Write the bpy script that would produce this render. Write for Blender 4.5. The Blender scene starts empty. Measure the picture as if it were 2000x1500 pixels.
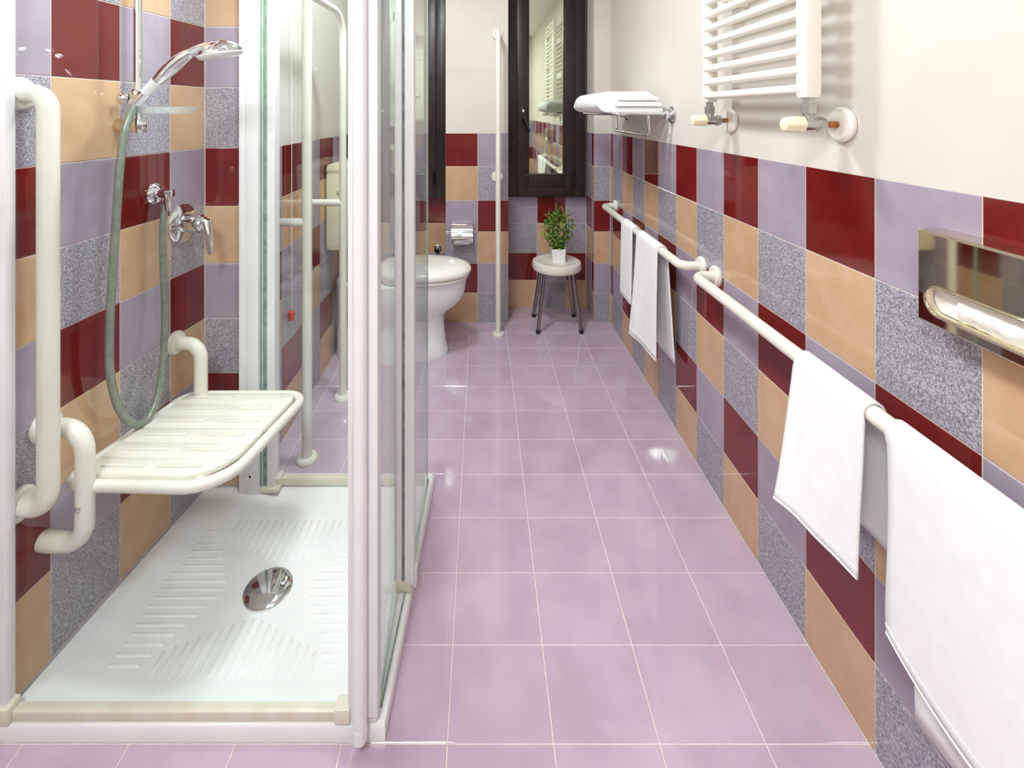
import bpy, bmesh, math, random
from mathutils import Vector, Matrix, noise

# ------------------------------------------------------------------ camera, world, light, exposure
SC = bpy.context.scene
COL = SC.collection
E = 1.337                      # eye height (m)
F = 950.0                      # focal length in pixels of the 2000 px wide frame
cam_d = bpy.data.cameras.new('camera')
cam_d.sensor_fit = 'HORIZONTAL'
cam_d.sensor_width = 36.0
cam_d.lens = F / 2000.0 * 36.0
cam_d.shift_x = 60.0 / 2000.0
cam_d.shift_y = -532.0 / 2000.0
cam_d.clip_start = 0.02
cam = bpy.data.objects.new('camera', cam_d)
COL.objects.link(cam)
cam.location = (0, 0, E)
cam.rotation_euler = (math.pi / 2, 0, 0)
SC.camera = cam

world = bpy.data.worlds.new('world')
SC.world = world
world.use_nodes = True
world.node_tree.nodes['Background'].inputs['Color'].default_value = (1, 0.98, 0.95, 1)
world.node_tree.nodes['Background'].inputs['Strength'].default_value = 0.3

# (x, y, radius, watts) of the round ceiling lamps; second and third are unseen, added as fill light
LAMPS = [(-0.25, 1.90, 0.11, 13.0), (-0.45, -0.55, 0.26, 24.0), (-0.40, 1.10, 0.13, 11.0)]
LAMP_COL = (0.895, 0.955, 1.0)
CEIL = 2.55

vs = SC.view_settings
vs.view_transform = 'Standard'
vs.look = 'None'
vs.gamma = 1.0
vs.use_curve_mapping = False
vs.exposure = 0.67

random.seed(7)


# ------------------------------------------------------------------ helpers: materials
def lin(c):
    out = []
    for v in c:
        v = v / 255.0
        out.append(v / 12.92 if v <= 0.04045 else ((v + 0.055) / 1.055) ** 2.4)
    return (out[0], out[1], out[2], 1.0)


def base_mat(name):
    m = bpy.data.materials.new(name)
    m.use_nodes = True
    nt = m.node_tree
    return m, nt, nt.nodes['Principled BSDF']


def set_in(b, **kw):
    names = {'rough': 'Roughness', 'metal': 'Metallic', 'spec': 'Specular IOR Level', 'coat': 'Coat Weight',
             'coatr': 'Coat Roughness', 'sheen': 'Sheen Weight', 'trans': 'Transmission Weight', 'ior': 'IOR'}
    for k, v in kw.items():
        b.inputs[names[k]].default_value = v


def pos_noise(nt, scale, detail=2.0, rough=0.5):
    g = nt.nodes.new('ShaderNodeNewGeometry')
    n = nt.nodes.new('ShaderNodeTexNoise')
    n.inputs['Scale'].default_value = scale
    n.inputs['Detail'].default_value = detail
    n.inputs['Roughness'].default_value = rough
    nt.links.new(g.outputs['Position'], n.inputs['Vector'])
    return n


def ramp(nt, src, stops):
    r = nt.nodes.new('ShaderNodeValToRGB')
    el = r.color_ramp.elements
    while len(el) < len(stops):
        el.new(0.5)
    for e, (p, c) in zip(el, stops):
        e.position = p
        e.color = c
    nt.links.new(src, r.inputs['Fac'])
    return r


def mat_noise(name, c0, c1, scale, lo=0.35, hi=0.65, bump=0.0, bscale=None, per_object=0.0, detail=2.0, **kw):
    m, nt, b = base_mat(name)
    n = pos_noise(nt, scale, detail)
    r = ramp(nt, n.outputs['Fac'], [(lo, lin(c0)), (hi, lin(c1))])
    out = r.outputs['Color']
    if per_object:
        oi = nt.nodes.new('ShaderNodeObjectInfo')
        mr = nt.nodes.new('ShaderNodeMapRange')
        mr.inputs['To Min'].default_value = 1.0 - per_object
        mr.inputs['To Max'].default_value = 1.0 + per_object
        nt.links.new(oi.outputs['Random'], mr.inputs['Value'])
        hsv = nt.nodes.new('ShaderNodeHueSaturation')
        nt.links.new(mr.outputs['Result'], hsv.inputs['Value'])
        nt.links.new(out, hsv.inputs['Color'])
        out = hsv.outputs['Color']
    nt.links.new(out, b.inputs['Base Color'])
    if bump:
        bn = pos_noise(nt, bscale or scale, 3.0)
        bp = nt.nodes.new('ShaderNodeBump')
        bp.inputs['Strength'].default_value = bump
        bp.inputs['Distance'].default_value = 0.002
        nt.links.new(bn.outputs['Fac'], bp.inputs['Height'])
        nt.links.new(bp.outputs['Normal'], b.inputs['Normal'])
    set_in(b, **kw)
    return m


M = {}
M['red'] = mat_noise('tile_oxblood', (108, 26, 25), (119, 32, 30), 9, per_object=0.10, rough=0.06, spec=0.5, bump=0.02, bscale=30)
M['beige'] = mat_noise('tile_beige', (201, 163, 127), (208, 171, 136), 14, per_object=0.04, rough=0.065, spec=0.5, bump=0.02, bscale=30)
M['lav'] = mat_noise('tile_lavender', (162, 149, 164), (170, 157, 172), 10, per_object=0.04, rough=0.06, spec=0.5, bump=0.02, bscale=30)


def granite():
    m, nt, b = base_mat('tile_granite_speckle')
    n = pos_noise(nt, 270, 2.0, 0.65)
    r = ramp(nt, n.outputs['Fac'], [(0.32, lin((114, 109, 121))), (0.5, lin((157, 152, 162))), (0.68, lin((201, 195, 201)))])
    nt.links.new(r.outputs['Color'], b.inputs['Base Color'])
    set_in(b, rough=0.13, spec=0.5)
    return m


M['gran'] = granite()
CYC = ['red', 'beige', 'lav', 'gran']
M['floor'] = mat_noise('floor_tile_lilac', (190, 168, 184), (199, 178, 193), 7, per_object=0.03, rough=0.055, spec=0.55, bump=0.012, bscale=12)
M['grout'] = mat_noise('grout', (216, 202, 200), (228, 216, 212), 60, rough=0.8)
M['plaster'] = mat_noise('plaster_cream', (217, 210, 199), (222, 216, 206), 3, rough=0.7, bump=0.05, bscale=90)
M['ceil'] = mat_noise('ceiling_white', (240, 238, 234), (245, 243, 240), 3, rough=0.8)
M['nylon'] = mat_noise('nylon_ivory', (232, 227, 214), (236, 231, 219), 12, rough=0.28, spec=0.45)
M['enamel'] = mat_noise('white_enamel', (242, 241, 238), (246, 245, 242), 10, rough=0.25, spec=0.45)
M['radenamel'] = mat_noise('radiator_enamel', (244, 239, 228), (248, 243, 233), 10, rough=0.25, spec=0.45)
M['cera'] = mat_noise('white_ceramic', (236, 237, 236), (241, 242, 240), 10, rough=0.07, spec=0.55)
M['lidm'] = mat_noise('lid_plastic', (240, 234, 224), (244, 239, 230), 10, rough=0.2, spec=0.45)
M['cist'] = mat_noise('cistern_plastic', (230, 224, 192), (236, 230, 200), 10, rough=0.3, spec=0.4)
M['tray'] = mat_noise('tray_acrylic', (240, 241, 238), (245, 246, 243), 8, rough=0.16, spec=0.5)
M['alu'] = mat_noise('white_aluminium', (240, 239, 238), (244, 243, 242), 12, rough=0.3, spec=0.4)
M['cream'] = mat_noise('cream_plastic', (224, 218, 198), (231, 226, 208), 20, rough=0.35, spec=0.4)
M['seal'] = mat_noise('green_grey_seal', (120, 140, 128), (150, 170, 156), 40, rough=0.3)
M['knob'] = mat_noise('knob_ivory', (245, 232, 196), (250, 240, 212), 30, rough=0.3)
M['wood'] = mat_noise('dark_brown_frame', (36, 27, 22), (48, 36, 29), 25, rough=0.32, spec=0.4)
M['black'] = mat_noise('black_handle', (14, 14, 15), (24, 24, 25), 40, rough=0.2)
M['rubber'] = mat_noise('dark_rubber', (30, 30, 32), (44, 44, 46), 40, rough=0.7)
M['redp'] = mat_noise('red_plastic', (226, 60, 36), (236, 76, 48), 40, rough=0.35)
M['pot'] = mat_noise('white_pot', (246, 245, 243), (250, 249, 247), 30, rough=0.35)
M['soil'] = mat_noise('soil', (38, 30, 20), (62, 50, 34), 300, rough=0.95)
M['leaf'] = mat_noise('leaf_green', (58, 134, 40), (156, 204, 66), 22, per_object=0.35, rough=0.35, spec=0.4)
M['leafp'] = mat_noise('leaf_pale', (206, 196, 120), (226, 190, 150), 40, per_object=0.12, rough=0.45)
M['stem'] = mat_noise('stem_green', (60, 82, 36), (84, 104, 50), 60, rough=0.5)
M['paper'] = mat_noise('tissue_paper', (244, 240, 232), (250, 247, 242), 60, rough=0.95, bump=0.2, bscale=200)
M['copper'] = mat_noise('copper_pipe', (150, 92, 44), (190, 124, 66), 120, metal=0.6, rough=0.4)
M['hose'] = mat_noise('hose_grey', (126, 136, 122), (142, 150, 136), 60, rough=0.3, metal=0.25)


def metal(name, c, rough):
    m, nt, b = base_mat(name)
    n = pos_noise(nt, 40)
    r = ramp(nt, n.outputs['Fac'], [(0.3, lin(c)), (0.7, lin(tuple(min(255, v + 4) for v in c)))])
    nt.links.new(r.outputs['Color'], b.inputs['Base Color'])
    set_in(b, metal=1.0, rough=rough)
    return m


M['chrome'] = metal('chrome', (226, 228, 228), 0.07)
M['steel'] = metal('stool_steel', (150, 150, 150), 0.22)
M['nickel'] = metal('brass_nickel', (222, 212, 188), 0.04)
M['brasscol'] = metal('valve_nickel', (186, 188, 184), 0.22)
M['mirrorpane'] = metal('reflective_window_pane', (214, 224, 204), 0.03)


def towel_mat():
    m, nt, b = base_mat('towel_cotton')
    n = pos_noise(nt, 25)
    r = ramp(nt, n.outputs['Fac'], [(0.3, lin((243, 242, 240))), (0.7, lin((248, 247, 246)))])
    nt.links.new(r.outputs['Color'], b.inputs['Base Color'])
    bn = pos_noise(nt, 900, 2.0)
    bp = nt.nodes.new('ShaderNodeBump')
    bp.inputs['Strength'].default_value = 0.35
    bp.inputs['Distance'].default_value = 0.001
    nt.links.new(bn.outputs['Fac'], bp.inputs['Height'])
    nt.links.new(bp.outputs['Normal'], b.inputs['Normal'])
    set_in(b, rough=0.95, sheen=0.2, spec=0.1)
    return m


M['towel'] = towel_mat()


def glass_mat(name, tint, refl):
    m = bpy.data.materials.new(name)
    m.use_nodes = True
    nt = m.node_tree
    nt.nodes.clear()
    o = nt.nodes.new('ShaderNodeOutputMaterial')
    mix = nt.nodes.new('ShaderNodeMixShader')
    tr = nt.nodes.new('ShaderNodeBsdfTransparent')
    tr.inputs['Color'].default_value = tint
    gl = nt.nodes.new('ShaderNodeBsdfGlossy')
    gl.inputs['Roughness'].default_value = 0.005
    lw = nt.nodes.new('ShaderNodeLayerWeight')      # Schlick's reflectance, the same from both sides of the sheet
    lw.inputs['Blend'].default_value = 0.5
    pw_ = nt.nodes.new('ShaderNodeMath'); pw_.operation = 'POWER'
    pw_.inputs[1].default_value = 5.0
    nt.links.new(lw.outputs['Facing'], pw_.inputs[0])
    f0 = ((refl - 1) / (refl + 1)) ** 2
    ma = nt.nodes.new('ShaderNodeMath'); ma.operation = 'MULTIPLY_ADD'
    ma.inputs[1].default_value = 0.72 - f0
    ma.inputs[2].default_value = f0
    nt.links.new(pw_.outputs[0], ma.inputs[0])
    nt.links.new(ma.outputs[0], mix.inputs['Fac'])
    nt.links.new(tr.outputs[0], mix.inputs[1])
    nt.links.new(gl.outputs[0], mix.inputs[2])
    nt.links.new(mix.outputs[0], o.inputs['Surface'])
    return m


M['glass'] = glass_mat('shower_glass', (0.972, 0.992, 0.984, 1), 1.36)
M['glassedge'] = mat_noise('glass_edge_green', (168, 198, 182), (184, 210, 196), 20, rough=0.15)
M['clear'] = glass_mat('clear_acrylic', (0.95, 0.97, 0.96, 1), 1.5)
_nt = M['clear'].node_tree
_df = _nt.nodes.new('ShaderNodeBsdfDiffuse'); _df.inputs['Color'].default_value = (0.9, 0.92, 0.9, 1)
_mx = _nt.nodes.new('ShaderNodeMixShader'); _mx.inputs['Fac'].default_value = 0.16
_out = [n for n in _nt.nodes if n.type == 'OUTPUT_MATERIAL'][0]
_nt.links.new(_out.inputs['Surface'].links[0].from_socket, _mx.inputs[1])
_nt.links.new(_df.outputs[0], _mx.inputs[2])
_nt.links.new(_mx.outputs[0], _out.inputs['Surface'])


def emit(name, c, s):
    m = bpy.data.materials.new(name)
    m.use_nodes = True
    nt = m.node_tree
    nt.nodes.clear()
    o = nt.nodes.new('ShaderNodeOutputMaterial')
    e = nt.nodes.new('ShaderNodeEmission')
    e.inputs['Color'].default_value = c
    e.inputs['Strength'].default_value = s
    nt.links.new(e.outputs[0], o.inputs['Surface'])
    return m


# ------------------------------------------------------------------ helpers: objects
ORG = {}


def tag(o, label=None, cat=None, group=None, kind=None):
    if label: o['label'] = label
    if cat: o['category'] = cat
    if group: o['group'] = group
    if kind: o['kind'] = kind
    return o


def thing(name, loc, label=None, cat=None, group=None, kind=None):
    o = bpy.data.objects.new(name, None)
    COL.objects.link(o)
    o.empty_display_size = 0.05
    o.location = loc
    ORG[o.name] = Vector(loc)
    return tag(o, label, cat, group, kind)


def V(*a):
    return Vector(a)


def fillet(pts, r, n=7):
    pts = [Vector(p) for p in pts]
    out = [pts[0]]
    for i in range(1, len(pts) - 1):
        rr = r[i - 1] if isinstance(r, (list, tuple)) else r
        a, b, c = pts[i - 1], pts[i], pts[i + 1]
        u = (a - b); v = (c - b)
        lu, lv = u.length, v.length
        u.normalize(); v.normalize()
        ang = u.angle(v)
        if ang > math.pi - 0.02 or rr <= 0:
            out.append(b); continue
        d = min(rr / math.tan(ang / 2), lu * 0.49, lv * 0.49)
        re = d * math.tan(ang / 2)
        ctr = b + (u + v).normalized() * (re / math.sin(ang / 2))
        p0 = b + u * d; p1 = b + v * d
        w0 = p0 - ctr; w1 = p1 - ctr
        tot = w0.angle(w1)
        for k in range(n + 1):
            t = k / n
            s = math.sin(tot)
            w = w0 * (math.sin((1 - t) * tot) / s) + w1 * (math.sin(t * tot) / s)
            out.append(ctr + w)
    out.append(pts[-1])
    return out


def smooth_path(pts, n=8):
    pts = [Vector(p) for p in pts]
    out = []
    for i in range(len(pts) - 1):
        p0 = pts[max(i - 1, 0)]; p1 = pts[i]; p2 = pts[i + 1]; p3 = pts[min(i + 2, len(pts) - 1)]
        for k in range(n):
            t = k / n
            out.append(0.5 * ((2 * p1) + (p2 - p0) * t + (2 * p0 - 5 * p1 + 4 * p2 - p3) * t * t + (3 * p1 - p0 - 3 * p2 + p3) * t ** 3))
    out.append(pts[-1])
    return out


class MB:
    def __init__(self):
        self.v = []; self.f = []; self.mi = []

    def add(self, vs_, fs_, mi=0):
        o = len(self.v)
        self.v += [Vector(p) for p in vs_]
        self.f += [tuple(i + o for i in f) for f in fs_]
        self.mi += [mi] * len(fs_)
        return self

    def box(self, lo, hi, bev=0.0, mat=None, mi=0):
        """axis box lo..hi, optional bevel; mat = 4x4 applied to it"""
        bm = bmesh.new()
        bmesh.ops.create_cube(bm, size=1.0)
        lo = Vector(lo); hi = Vector(hi)
        for v in bm.verts:
            v.co = Vector(((v.co[i] + 0.5) * (hi[i] - lo[i]) + lo[i]) for i in range(3))
        if bev > 0:
            bmesh.ops.bevel(bm, geom=list(bm.edges), offset=bev, segments=2, profile=0.6, affect='EDGES')
        bm.verts.ensure_lookup_table()
        vs_ = [v.co.copy() for v in bm.verts]
        if mat is not None:
            vs_ = [mat @ p for p in vs_]
        fs_ = [tuple(v.index for v in f.verts) for f in bm.faces]
        bm.free()
        return self.add(vs_, fs_, mi)

    def tube(self, pts, r, seg=14, cap=True, closed=False):
        pts = [Vector(p) for p in pts]
        n = len(pts)
        rs = r if isinstance(r, (list, tuple)) else [r] * n
        tan = []
        for i in range(n):
            if closed:
                t = pts[(i + 1) % n] - pts[i - 1]
            else:
                t = pts[min(i + 1, n - 1)] - pts[max(i - 1, 0)]
            tan.append(t.normalized())
        ref = Vector((0, 0, 1)) if abs(tan[0].z) < 0.9 else Vector((1, 0, 0))
        nrm = (ref - tan[0] * ref.dot(tan[0])).normalized()
        vs_ = []; fs_ = []
        for i in range(n):
            nrm = (nrm - tan[i] * nrm.dot(tan[i])).normalized()
            b = tan[i].cross(nrm)
            for k in range(seg):
                a = 2 * math.pi * k / seg
                vs_.append(pts[i] + (nrm * math.cos(a) + b * math.sin(a)) * rs[i])
        m = n if closed else n - 1
        for i in range(m):
            for k in range(seg):
                a = i * seg + k; b2 = i * seg + (k + 1) % seg
                c = ((i + 1) % n) * seg + (k + 1) % seg; d = ((i + 1) % n) * seg + k
                fs_.append((a, b2, c, d))
        if cap and not closed:
            fs_.append(tuple(range(seg - 1, -1, -1)))
            fs_.append(tuple((n - 1) * seg + k for k in range(seg)))
        return self.add(vs_, fs_)

    def lathe(self, prof, org, axis=(0, 0, 1), seg=28, sx=1.0, sy=1.0):
        """prof: list of (radius, height along axis)"""
        ax = Vector(axis).normalized()
        ref = Vector((0, 0, 1)) if abs(ax.z) < 0.9 else Vector((1, 0, 0))
        u = (ref - ax * ref.dot(ax)).normalized(); w = ax.cross(u)
        org = Vector(org)
        vs_ = []; fs_ = []
        for (r, h) in prof:
            for k in range(seg):
                a = 2 * math.pi * k / seg
                vs_.append(org + ax * h + u * (math.cos(a) * r * sx) + w * (math.sin(a) * r * sy))
        for i in range(len(prof) - 1):
            for k in range(seg):
                fs_.append((i * seg + k, i * seg + (k + 1) % seg, (i + 1) * seg + (k + 1) % seg, (i + 1) * seg + k))
        fs_.append(tuple(range(seg - 1, -1, -1)))
        fs_.append(tuple((len(prof) - 1) * seg + k for k in range(seg)))
        return self.add(vs_, fs_)

    def loft(self, rings, cap=True):
        seg = len(rings[0])
        vs_ = [p for r in rings for p in r]; fs_ = []
        for i in range(len(rings) - 1):
            for k in range(seg):
                fs_.append((i * seg + k, i * seg + (k + 1) % seg, (i + 1) * seg + (k + 1) % seg, (i + 1) * seg + k))
        if cap:
            fs_.append(tuple(range(seg - 1, -1, -1)))
            fs_.append(tuple((len(rings) - 1) * seg + k for k in range(seg)))
        return self.add(vs_, fs_)

    def prism(self, poly, z0, z1):
        n = len(poly)
        vs_ = [V(p[0], p[1], z0) for p in poly] + [V(p[0], p[1], z1) for p in poly]
        fs_ = [tuple(range(n - 1, -1, -1)), tuple(range(n, 2 * n))]
        for k in range(n):
            fs_.append((k, (k + 1) % n, n + (k + 1) % n, n + k))
        return self.add(vs_, fs_)

    def build(self, name, mat, parent=None, smooth=True, angle=40, label=None):
        org = Vector((0, 0, 0))
        if parent is not None:
            org = ORG[parent.name]
        me = bpy.data.meshes.new(name)
        me.from_pydata([tuple(p - org) for p in self.v], [], self.f)
        mats = mat if isinstance(mat, (list, tuple)) else [mat]
        for m in mats:
            me.materials.append(M[m] if isinstance(m, str) else m)
        if len(mats) > 1:
            me.polygons.foreach_set('material_index', self.mi)
        bm = bmesh.new(); bm.from_mesh(me)
        bmesh.ops.recalc_face_normals(bm, faces=bm.faces)
        bm.to_mesh(me); bm.free()
        if smooth:
            me.shade_smooth()
            me.set_sharp_from_angle(angle=math.radians(angle))
        o = bpy.data.objects.new(name, me)
        COL.objects.link(o)
        if parent is not None:
            o.parent = parent
        ORG[o.name] = org.copy()
        if label: o['label'] = label
        return o

    def solo(self, name, mat, origin, label, cat, group=None, kind=None, **kw):
        """a one-mesh thing with its own origin"""
        origin = Vector(origin)
        self.v = [p - origin for p in self.v]
        o = self.build(name, mat, None, **kw)
        o.location = origin
        ORG[o.name] = origin
        return tag(o, label, cat, group, kind)


def flange(p, ax, r, t, parent, mat='nylon', name='flange'):
    return MB().lathe([(r * 0.97, 0), (r, t * 0.2), (r, t * 0.6), (r * 0.86, t), (r * 0.4, t * 1.05)], p, ax).build(name, mat, parent)


# ------------------------------------------------------------------ tiles
TILE_MESH = {}
TT = 0.004     # tile stands this far proud of its bed
JT = 0.0026    # joint width
BED = 0.0014   # depth of the joints


def tile_mesh(w, h, key):
    JT = 0.0033 if key == 'floor' else 0.0026
    k = (round(w, 3), round(h, 3), key)
    if k in TILE_MESH:
        return TILE_MESH[k]
    a, b, c = (w - JT) / 2, (h - JT) / 2, 0.0012
    vs_ = [(-a, 0, -b), (a, 0, -b), (a, 0, b), (-a, 0, b),
           (-a, TT - c * .7, -b), (a, TT - c * .7, -b), (a, TT - c * .7, b), (-a, TT - c * .7, b),
           (-a + c, TT, -b + c), (a - c, TT, -b + c), (a - c, TT, b - c), (-a + c, TT, b - c)]
    fs_ = [(8, 11, 10, 9)]
    for i in range(4):
        j = (i + 1) % 4
        fs_.append((i, j, j + 4, i + 4)[::-1])
        fs_.append((i + 4, j + 4, j + 8, i + 8)[::-1])
    me = bpy.data.meshes.new('tile')
    me.from_pydata(vs_, [], fs_)
    bm = bmesh.new(); bm.from_mesh(me)
    bmesh.ops.recalc_face_normals(bm, faces=bm.faces)
    # an open shell: make sure the big face looks outward (+y)
    bm.faces.ensure_lookup_table()
    if bm.faces[0].normal.y < 0:
        bmesh.ops.reverse_faces(bm, faces=bm.faces)
    bm.to_mesh(me); bm.free()
    me.materials.append(M[key])
    TILE_MESH[k] = me
    return me


def tiles(parent, org, n, us, zs, first_off=0, k0=0, zdir=None):
    """us: ascending distances along u = n x z from org; zs: DEscending heights; colour = CYC[(row + k0 + off) % 4]"""
    n = Vector(n).normalized()
    z = Vector((0, 0, 1))
    u = n.cross(z)
    R = Matrix((u, n, z)).transposed().to_4x4()
    for i in range(len(us) - 1):
        off = (first_off + 2 * i) % 4
        for j in range(len(zs) - 1):
            w = us[i + 1] - us[i]; h = zs[j] - zs[j + 1]
            if w < 0.006 or h < 0.006:
                continue
            o = bpy.data.objects.new('tile', tile_mesh(w, h, CYC[(j + k0 + off) % 4]))
            COL.objects.link(o)
            o.parent = parent
            p = Vector(org) + u * ((us[i] + us[i + 1]) / 2) - n * TT
            p.z = (zs[j] + zs[j + 1]) / 2
            o.matrix_local = Matrix.Translation(p) @ R


def struct(name, mb, mat, label=None):
    o = mb.build(name, mat, None, smooth=False)
    o['kind'] = 'structure'
    if label: o['label'] = label
    return o


# ------------------------------------------------------------------ room shell
XR = 0.82          # right wall
XL = -0.81         # left wall behind the shower
YB = 3.09          # face of pillar and pilaster
YA = 3.325         # back of the window alcoves
YS = 1.69          # rear of the shower niche
ROWS = [E - d for d in (0.1378, 0.3485, 0.564, 0.7626, 0.965, 1.152)] + [0.0]
YN = -1.3          # wall behind the camera


def swx(Y):        # x of the slightly splayed shower wall at depth Y
    return -0.96 + 0.115 * (Y - YS)


def quad_wall(a, b, thick, z0=0.0, z1=CEIL):
    """wall slab whose room face runs a->b (room on the left side of a->b), TT behind the tile face"""
    a = V(a[0], a[1], 0); b = V(b[0], b[1], 0)
    d = (b - a).normalized(); nrm = V(-d.y, d.x, 0)
    a2 = a - nrm * BED; b2 = b - nrm * BED
    a3 = a - nrm * thick; b3 = b - nrm * thick
    return MB().prism([a2, a3, b3, b2], z0, z1)


# floor slab and tiles
fl = struct('floor', MB().box((-1.3, YN - .1, -0.1), (XR + .1, YA + .1, -BED)), 'grout', 'glossy lilac square tiles with pale grout lines')
ux = [-0.0717 + 0.2245 * k for k in range(-5, 5)]
uy = [1.029 + 0.1911 * k for k in range(-13, 13)]
TRAY = [(-1.034, 1.031), (-0.204, 1.031), (-0.167, 1.755), (XL + 0.001, 1.755), (XL + 0.001, YS - 0.001), (-0.958, YS - 0.001)]


def floor_tile(x0, x1, y0, y1):
    w, d = x1 - x0, y1 - y0
    if w < 0.012 or d < 0.012:
        return
    me = tile_mesh(w, d, 'floor')
    o = bpy.data.objects.new('tile', me)
    COL.objects.link(o); o.parent = fl
    # local x -> world x, local y(normal) -> world z, local z -> world -y
    R = Matrix(((1, 0, 0), (0, 0, -1), (0, 1, 0))).to_4x4()
    o.matrix_local = Matrix.Translation(((x0 + x1) / 2, (y0 + y1) / 2, -TT)) @ R


for a in range(len(ux)):
    x0 = ux[a]; x1 = ux[a] + 0.2245
    for b in range(len(uy)):
        y0, y1 = max(uy[b], YN), uy[b] + 0.1911
        if y1 <= YN + .02:
            continue
        lo = XL if y0 > 1.5 else -1.06
        X0, X1 = max(x0, lo), min(x1, XR)
        if X1 - X0 < 0.012:
            continue
        if y0 >= 1.0 and y1 <= 1.75 and X1 <= -0.21:
            continue                      # wholly under the shower tray
        if y1 <= YB:
            floor_tile(X0, X1, y0, y1)
        else:
            if y0 < YB - .012:
                floor_tile(X0, X1, y0, YB)
                y0 = YB
            y1 = min(y1, YA)
            for (p, q) in ((XL, -0.2277), (0.1724, 0.715)):
                floor_tile(max(X0, p), min(X1, q), y0, y1)

struct('ceiling', MB().box((-1.3, YN - .1, CEIL), (XR + .1, YA + .1, CEIL + 0.1)), 'ceil', 'plain white ceiling')

# right wall
w = struct('wall_right', quad_wall((XR, YN), (XR, YB), 0.1), 'plaster', 'cream plaster wall above a chequered dado of square tiles')
yc = [3.09, 3.031, 2.822, 2.641, 2.442, 2.258, 2.05, 1.855, 1.647, 1.4426, 1.2306, 1.0143, 0.797]
while yc[-1] > YN + 0.2:
    yc.append(yc[-1] - 0.213)
yc.append(YN)
us = sorted(yc)
nc = len(us) - 1
tiles(w, (XR, 0, 0), (-1, 0, 0), us, ROWS, first_off=(0 if (nc - 1) % 2 == 0 else 2))

# right pilaster
w = struct('wall_pilaster', MB().prism([(0.715 + BED, YB + BED), (XR, YB + BED), (XR, YA + .1), (0.715 + BED, YA + .1)], 0, CEIL), 'plaster', 'narrow cream pilaster with tiled lower half beside the window')
tiles(w, (XR - .001, YB, 0), (0, -1, 0), [0, XR - 0.715], ROWS, first_off=2)
tiles(w, (0.715, 0, 0), (-1, 0, 0), [YB + .001, 3.15, YA - .002], ROWS, first_off=0)

# central pillar
w = struct('wall_pillar', MB().prism([(-0.2277 + BED, YB + BED), (0.1724 - BED, YB + BED), (0.1724 - BED, YA + .1), (-0.2277 + BED, YA + .1)], 0, CEIL), 'plaster', 'cream pillar with tiled lower half between the two windows')
tiles(w, (0.1724, YB, 0), (0, -1, 0), [0, 0.1952, 0.4001], ROWS, first_off=2)
tiles(w, (0.1724, 0, 0), (1, 0, 0), [-YA + .002, -3.2, -YB - .001], ROWS, first_off=0)
tiles(w, (-0.2277, 0, 0), (-1, 0, 0), [YB + .001, 3.2, YA - .002], ROWS, first_off=2)

# alcove backs under the windows
w = struct('wall_back_right', MB().box((0.1724 - BED, YA + BED, 0), (0.715 + BED, YA + .1, CEIL)), 'plaster', 'alcove wall behind the stool, tiled below the window')
tiles(w, (0.715, YA, 0), (0, -1, 0), [0.001, 0.1375, 0.3335, 0.5416], ROWS[2:], first_off=0, k0=2)
w = struct('wall_back_left', MB().box((XL - .1, YA + BED, 0), (-0.2277 + BED, YA + .1, CEIL)), 'plaster', 'alcove wall behind the toilet, tiled below the window')
tiles(w, (-0.2277, YA, 0), (0, -1, 0), [0.001, 0.1923, 0.3923, 0.581], ROWS[2:], first_off=2, k0=2)

# left wall behind the shower
w = struct('wall_left', quad_wall((XL, YA + .1), (XL, YS + .001), 0.1), 'plaster', 'cream wall with tiled lower half behind the toilet cistern')
tiles(w, (XL, 0, 0), (1, 0, 0), [-YA + .002, -YB, -2.87, -2.66, -2.443, -2.21, -1.978, -1.75, -YS - .005], ROWS, first_off=2)

# shower niche
SZ = [2.54, 2.26, 2.05, 1.84] + [E - d for d in (-0.294, -0.0836, 0.126, 0.329, 0.528, 0.719, 0.907, 1.089)] + [0.038]
w = struct('wall_shower_return', MB().prism([(-1.06, YS + BED), (XL - BED, YS + BED), (XL - BED, YS + .1), (-1.06, YS + .1)], 0, CEIL), 'grout', 'short tiled wall at the rear of the shower')
tiles(w, (XL - .001, YS, 0), (0, -1, 0), [0, 0.149], SZ, first_off=2, k0=0)
dn = V(1, -0.115, 0).normalized()
sl = math.sqrt(1 + 0.115 ** 2)
w = struct('wall_shower', quad_wall((-0.96, YS), (swx(0.965), 0.965), 0.1), 'grout', 'fully tiled chequered wall inside the shower')
tiles(w, (-0.96, YS, 0), dn, [0.001] + [(YS - y) * sl for y in (1.531, 1.347, 1.1555, 0.967)], SZ, first_off=0, k0=0)
w = struct('wall_left_front', quad_wall((swx(0.965), 0.965), (swx(0.965), YN), 0.1), 'plaster', 'cream wall with tiled lower half in front of the shower')
us = [-0.963 + 0.2 * k for k in range(12)]
us = [x for x in us if x < -YN] + [-YN]
tiles(w, (swx(0.965), 0, 0), (1, 0, 0), us, ROWS, first_off=2)
w = struct('wall_rear', MB().box((-1.3, YN - .1, 0), (XR + .1, YN - BED, CEIL)), 'plaster', 'cream wall with tiled lower half behind the viewer')
us = [-1.043 + 0.2 * k for k in range(10)] + [XR]
tiles(w, (0, YN, 0), (0, 1, 0), us, ROWS, first_off=0)


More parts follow.
